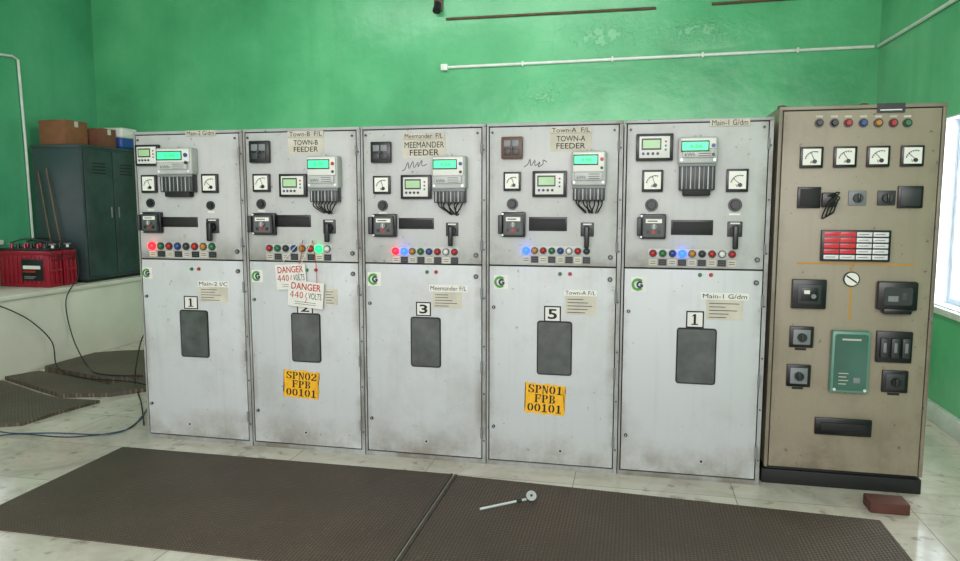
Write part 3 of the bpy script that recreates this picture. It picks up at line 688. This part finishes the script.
for (u0, v0, u1, v1) in ((789, 326, 813, 347), (786, 364, 810, 386), (881, 370, 907, 392)):
    r = pr(u0, v0, u1, v1); x0, x1, z0, z1 = r
    o = MB().box(x0, x1, PY-.02, PY, z0, z1, 'black', .005).box((x0+x1)/2-.03, (x0+x1)/2+.03, PY-.003, PY, z0-.018, z0-.006, 'blackm').make('selector_switch', T)
    cx, cz = (x0+x1)/2, (z0+z1)/2
    MB().box(x0+.018, x1-.018, PY-.024, PY-.018, z0+.018, z1-.018, 'dgrey' if u0 == 881 else 'grey', .002).cyl((cx, PY-.034, cz), (0, -1, 0), .024, .022, 'black').box(cx-.005, cx+.005, PY-.052, PY-.044, cz-.02, cz+.02, 'dgrey', .002).make('knob', o)
r = pr(829, 330, 867, 391); x0, x1, z0, z1 = r
o = MB().box(x0, x1, PY-.05, PY, z0, z1, 'greenrelay', .008).make('drawout_relay', T)
g = MB().rbox(x0+.014, x1-.014, PY-.054, PY-.048, z0+.016, z1-.016, 'relayglass', .014)
for k in range(4): g.box(x0+.04, x0+.08+.01*(k % 2), PY-.0555, PY-.0535, z0+.05+.02*k, z0+.054+.02*k, 'paper')
g.box(x1-.08, x1-.045, PY-.0555, PY-.0535, z0+.06, z0+.09, 'grey', .002)
g.box(x0+.05, x1-.05, PY-.0552, PY-.0535, z1-.05, z1-.04, 'paper')
g.make('cover', o)
for cx in (x0+.02, x1-.02): MB().cyl((cx, PY-.056, z0+.02), (0, -1, 0), .008, .01, 'steel').make('screw', o)
r = pr(875, 331, 911, 362); x0, x1, z0, z1 = r; w = x1-x0
o = MB().box(x0, x1, PY-.025, PY, z0, z1, 'black', .005).make('fuse_block', T)
for k in range(3):
    cx = x0+w*(.2+.3*k); MB().box(cx-.02, cx+.02, PY-.045, PY-.022, z0+.03, z1-.035, 'dgrey', .005).box(cx-.008, cx+.008, PY-.05, PY-.04, z0+.06, z1-.06, 'grey', .002).make('fuse_holder', o)
r = pr(814, 418, 871, 435); x0, x1, z0, z1 = r
MB().box(x0, x1, PY-.02, PY, z0, z1, 'black', .006).box(x0+.03, x1-.03, PY-.028, PY-.015, z0+.025, z1-.025, 'blackm', .006).make('test_terminal_block', T)
for z in (.5, 1.0, 1.5):
    MB().cyl((px1-.012, PY-.004, z), (0, -1, 0), .008, .01, 'grey', seg=12).make('screw', T)

# ---------------------------------------------------------------- floor mats, tool, brick
def one(mb, name, label, cat, **k): return mb.make(name, label=label, category=cat, **k)
T = thing('rubber_mat', (-2.2, -.8, 0), "dark brown ribbed rubber insulating mat on tiled floor", 'mat', 'ribbed floor mats')
MB().box(-3.33, -1.062, -1.42, -.225, 0, .009, 'mat', .003).make('sheet', T)
MB().box(-1.062, -1.044, -1.42, -.225, 0, .013, 'matedge', .004).make('border', T)
T = thing('rubber_mat', (.1, -.9, 0), "dark ribbed rubber mat with metal tool lying on it", 'mat', 'ribbed floor mats')
MB().quad([(-1.012, -1.6, 0), (1.28, -1.6, 0), (1.262, -.37, 0), (-1.012, -.24, 0)], (0, 0, .009), 'mat').make('sheet', T)
MB().box(-1.032, -1.012, -1.6, -.238, 0, .016, 'matedge', .005).make('border', T)
a = on_z(480, 509, .018); c = on_z(527, 499, .03)
T = thing('cranking_tool', (a+c)/2*1.0, "bright steel rod tool with pale disc head lying on mat", 'tool')
T.location.z = .009; WL[T] = Vector(T.location)
MB().tube([a, a*.3+c*.7, c], .0065, 'steel', 10).make('rod', T)
dd = (c-a).normalized(); hc = c+dd*.025+Vector((0, 0, .012)); hn = Vector((.25, -.7, .66)).normalized()
MB().cyl(hc, hn, .033, .01, 'dgrey', seg=32).cyl(hc+hn*.006, hn, .028, .003, 'lgrey', seg=32).cyl(hc+hn*.009, hn, .007, .006, 'dgrey', seg=14).make('head', T)
MB().cyl(c-dd*.05, dd, .011, .03, 'dgrey', seg=14).make('collar', T)
ba, bb_ = on_z(870, 513), on_z(909, 515)
one(MB().box(ba.x, bb_.x, ba.y, ba.y+.13, 0, .06, 'brick', .006), 'brick', "short reddish brown brick lying before the beige panel", 'brick')

# ---------------------------------------------------------------- platform, batteries, storage cabinet
T = thing('platform', (-6.1, 1.0, 0), "white painted masonry platform with slab top along side wall", 'platform')
MB().box(XL+.01, -5.74, -1.5, YB-.02, 0, .725, 'plinth', .006).make('base', T)
MB().box(XL+.01, -5.715, -1.52, YB-.02, .725, .77, 'plinth', .008).make('top_slab', T)
def battery(y0, y1, lab):
    x0, x1 = -6.46, -5.85; yc = (y0+y1)/2
    T = thing('battery', ((x0+x1)/2, yc, .77), lab, 'battery', 'batteries on the platform')
    b = MB(); b.box(x0, x1, y0+.008, y1-.008, .77, 1.12, 'battred', .012)
    for k in range(10):
        xx = x0+.06+k*.055; b.box(xx-.008, xx+.008, y0, y0+.01, .8, 1.09, 'battred', .003)
    for k in range(3):
        yy = y0+.035+k*(y1-y0-.07)/2; b.box(x1, x1+.014, yy-.012, yy+.012, .8, 1.09, 'battred', .004)
    b.box(x1, x1+.016, y0+.02, y1-.02, .93, .96, 'battred', .004)
    b.make('case', T)
    MB().box(x0, x1+.008, y0+.001, y1-.001, 1.1, 1.145, 'battred', .01).box(x0+.01, x1-.01, y0+.01, y1-.01, 1.14, 1.17, 'blackm', .01).make('lid', T)
    MB().tube([(x1+.006, y0+.04, 1.11), (x1+.045, y0+.05, 1.06), (x1+.045, y1-.05, 1.06), (x1+.006, y1-.04, 1.11)], .006, 'black', 8, 5).make('handle', T)
    g = MB().box(-6.17, -5.91, y0-.005, y0, .84, 1.06, 'black', .002)
    g.box(-6.15, -5.94, y0-.0065, y0-.004, .96, .995, 'face').box(-6.15, -6.0, y0-.0065, y0-.004, .925, .945, 'red')
    g.box(-6.14, -6.0, y0-.0065, y0-.004, .875, .885, 'grey').box(-6.14, -6.03, y0-.0065, y0-.004, .86, .867, 'grey'); g.make('label', T)
    for k in range(6):
        MB().cyl((x0+.11+k*.08, yc-.02, 1.19), (0, 0, 1), .02, .05, 'black' if k % 2 else 'battred', .016, seg=14).make('vent_cap', T)
    for xx in (x0+.05, x1-.05):
        MB().cyl((xx, yc+.03, 1.19), (0, 0, 1), .016, .05, 'steel', seg=12).box(xx-.02, xx+.02, yc, yc+.06, 1.2, 1.215, 'grey', .002).make('terminal', T)
    wb = MB(); wb.tube([(x0+.05, yc+.03, 1.22), (x0+.2, yc+.05, 1.26), (x0+.38, yc+.03, 1.25), (x1-.06, yc+.03, 1.22)], .007, 'black', 8, 5); wb.make('jumper_lead', T)
battery(1.9, 2.09, "crimson ribbed lead acid battery with dark label")
battery(2.1, 2.29, "crimson ribbed lead acid battery behind a labelled one")
T = thing('storage_cabinet', (-6.12, 2.82, .77), "worn dark teal-grey steel cupboard standing on the platform", 'cupboard')
x0, x1, y0, y1, z0, z1 = -6.42, -5.81, 2.38, 3.3, .77, 2.26
MB().box(x0, x1, y0, y1, z0+.03, z1, 'dsteel', .01).box(x0+.02, x1-.02, y0+.02, y1-.02, z0, z0+.04, 'blackm').box(x0-.012, x1+.012, y0-.012, y1+.012, z1-.03, z1, 'dsteel', .006).box(x1-.002, x1+.003, y0+.03, y1-.03, z0+.06, z1-.05, 'seam').make('body', T)
ym = (y0+y1)/2
for ya, yb in ((y0+.035, ym-.008), (ym+.008, y1-.035)):
    o = MB().box(x1, x1+.014, ya, yb, z0+.065, z1-.055, 'dsteel', .004).make('door', T)
    for k in range(4): MB().box(x1+.013, x1+.018, (ya+yb)/2-.1, (ya+yb)/2+.1, z1-.2-.035*k, z1-.188-.035*k, 'seam').make('louvre', o)
    yh = yb-.05 if ya < ym-.1 else ya+.05
    MB().box(x1+.014, x1+.026, yh-.008, yh+.008, z0+.7, z0+.82, 'grey', .003).make('handle', o)
ztop = z1
def cbox(x0, x1, y0, y1, z0, z1, m, lab):
    T = thing('cardboard_box', ((x0+x1)/2, (y0+y1)/2, z0), lab, 'box', 'boxes on the cupboard')
    MB().box(x0, x1, y0, y1, z0, z1, m, .004).make('carton', T)
    MB().box(x0-.004, x1+.004, (y0+y1)/2-.025, (y0+y1)/2+.025, z1-.06, z1+.002, 'paper').make('tape', T)
    MB().box(x0-.003, (x0+x1)/2-.003, y0-.002, y1+.002, z1-.002, z1+.006, m).box((x0+x1)/2+.003, x1+.003, y0-.002, y1+.002, z1-.002, z1+.007, m).make('flap', T)
cbox(-6.35, -6.02, 2.42, 2.75, ztop, ztop+.26, 'card', "brown cardboard carton on top of the steel cupboard")
cbox(-6.1, -5.86, 2.78, 3.0, ztop, ztop+.2, 'card2', "smaller worn dark cardboard carton on the cupboard")
T = thing('tub', (-5.98, 3.15, ztop), "white and blue plastic tub with lid on the cupboard", 'tub')
MB().box(-6.18, -5.81, 3.02, 3.28, ztop, ztop+.14, 'blue', .03, seg=3).make('container', T); MB().box(-6.2, -5.79, 3.01, 3.29, ztop+.12, ztop+.24, 'white', .03, seg=3).make('lid', T)
for k, (ua, va, ub, vb) in enumerate(((38, 172, 58, 279), (46, 168, 68, 281))):
    a = on_y(ua, va, 2.352); c = on_y(ub, vb, 2.325); c.z = .778
    one(MB().tube([a, (a+c)/2, c], .008, 'wood', 8), 'wooden_stick', "thin weathered wooden stick leaning against the steel cupboard", 'stick', group='leaning sticks')

# trench covers (worn ribbed sheets)
def fquad(uv, th, z=0.0): return MB().quad([on_z(u, v, z) for u, v in uv], (0, 0, th), 'mat2')
one(fquad(((95, 358), (120, 356), (149, 355), (151, 378), (110, 385), (45, 372)), .06), 'trench_cover', "upper worn ribbed cover sheet over floor trench", 'floor cover', group='trench covers')
one(fquad(((40, 374), (110, 388), (152, 380), (153, 391), (110, 397), (60, 398), (5, 380)), .035), 'trench_cover', "worn ribbed cover sheet over floor trench by cabinets", 'floor cover', group='trench covers')
one(fquad(((-40, 388), (3, 383), (40, 396), (60, 401), (100, 403), (60, 414), (22, 426), (-40, 430)), .025), 'trench_cover', "worn brown ribbed cover sheet with ragged edge", 'floor cover', group='trench covers')
# cables
def cable(pts, lab, r=.008, m='blackm'): one(MB().tube(pts, r, m, 8, 6), 'cable', lab, 'cable', group='loose cables')
z = .012
cable([Vector((-5.88, 2.22, 1.23)), Vector((-5.80, 2.2, 1.2)), Vector((-5.69, 2.12, .9)), on_x(66, 300, -5.68), on_x(72, 335, -5.68), on_z(86, 364, .07), on_z(100, 374, .07), on_z(143, 376, .07)], "black cable running from battery down to floor", .006)
cable([on_x(-10, 303, -5.69), on_x(10, 310, -5.69), on_x(32, 322, -5.69), on_x(52, 342, -5.66), on_z(58, 368, .07), on_z(85, 378, .07), on_z(125, 381, .07), on_z(148, 385, .05)], "black cable looping over platform edge to floor", .006)
cable([on_z(-20, 427, .035), on_z(10, 433, z), on_z(55, 433, z), on_z(110, 434, z), on_z(135, 424, z), on_z(148, 408, z)], "thin blue cable curving across the tiles", .005, 'bluecable')
cable([on_z(-20, 438, z), on_z(20, 434, z), on_z(70, 437, z), on_z(125, 430, z), on_z(142, 416, z)], "second thin black cable lying on tiles", .004)
cable([on_y(147, 330, .3), on_y(140, 345, .3), on_z(135, 380, .07), on_z(141, 402, z), on_z(144, 425, z)], "black cable hanging beside end cabinet", .005)

# ---------------------------------------------------------------- wall fittings
yb = YB-.014
p0 = on_y(445, 67.5, yb); p1 = on_y(874, 46.5, yb)
T = thing('conduit_pipe', p0, "white electrical conduit running along green wall", 'conduit')
MB().tube([p0, (p0+p1)/2, p1], .016, 'conduit', 10).make('pipe', T)
MB().box(p0.x-.045, p0.x+.035, yb-.03, YB, p0.z-.035, p0.z+.035, 'conduit', .01).make('end_box', T)
for t in (.2, .42, .63, .84):
    q = p0.lerp(p1, t); MB().box(q.x-.01, q.x+.01, yb-.018, YB, q.z-.026, q.z+.026, 'conduit', .004).make('clip', T)
p2 = on_x(880, 46, XR-.016); p2.y = YB-.03; p3 = on_x(985, -19, XR-.016)
one(MB().tube([Vector((XR-.016, YB-.02, p1.z)), (p2+p3)/2, p3], .016, 'conduit', 10), 'conduit_pipe', "white conduit climbing along the window wall", 'conduit')
XLc = XL+.022
one(MB().tube([on_x(-30, 50, XLc), on_x(12, 56, XLc), on_x(18, 60, XLc), on_x(26, 150, XLc), on_x(33, 238, XLc)], .014, 'conduit', 8), 'conduit_pipe', "white conduit dropping down the side wall", 'conduit')
p0 = on_y(446, 19, YB-.014); p1 = on_y(656, 8, YB-.014)
one(MB().tube([p0, p1], .014, 'rust', 6), 'rusty_pipe', "thin rusty strip fixed high on green wall", 'pipe')
p0 = on_y(712, 4, YB-.014); p1 = on_y(800, -2, YB-.014)
one(MB().tube([p0, p1], .014, 'rust', 6), 'rusty_pipe', "short rusty strip high on green wall", 'pipe')
p = on_y(438, 8, YB-.04)
T = thing('lamp_holder', p, "small brown lamp holder fixed high on wall", 'lamp holder')
MB().box(p.x-.05, p.x+.05, YB-.03, YB, p.z-.03, p.z+.12, 'brown', .008).make('base', T); MB().cyl((p.x, YB-.07, p.z-.0), (0, -.5, -.8), .035, .11, 'blackm', .045).make('socket', T)

# ---------------------------------------------------------------- light + camera
wd = bpy.data.worlds.new('World'); scene.world = wd; wd.use_nodes = True
bg = wd.node_tree.nodes['Background']; bg.inputs[0].default_value = (.99, .98, .99, 1); bg.inputs[1].default_value = 1.65
def area(name, loc, tgt, sx, sy_, e, col=(1, 1, 1)):
    l = bpy.data.lights.new(name, 'AREA'); l.shape = 'RECTANGLE'; l.size = sx; l.size_y = sy_; l.energy = e; l.color = col
    o = bpy.data.objects.new(name, l); scene.collection.objects.link(o); o.location = loc
    o.rotation_euler = (Vector(tgt)-Vector(loc)).to_track_quat('-Z', 'Y').to_euler(); return o
area('daylight_front', (-.2, -6, 3.0), (-2.0, 1, 1.5), 6, 2.2, 230, (1, .945, .955))
area('window_daylight', (XR+.5, 1.07, 1.6), (-3, .6, 1.0), 1.4, 1.3, 110, (1, .98, .98))
area('overhead_fill', (-1.8, 1.6, 4.2), (-1.8, 2.4, 0), 4, .4, 60, (1, .99, .98))  # unseen fill added overhead to lighten the upper middle of the back wall
cam = bpy.data.cameras.new('camera'); co = bpy.data.objects.new('camera', cam); scene.collection.objects.link(co)
co.location = CAM; co.rotation_euler = (rad(90)-PIT, 0, YAW)
cam.sensor_fit = 'HORIZONTAL'; cam.sensor_width = 36; cam.lens = 36*FPX/960; cam.clip_start = .05
scene.camera = co
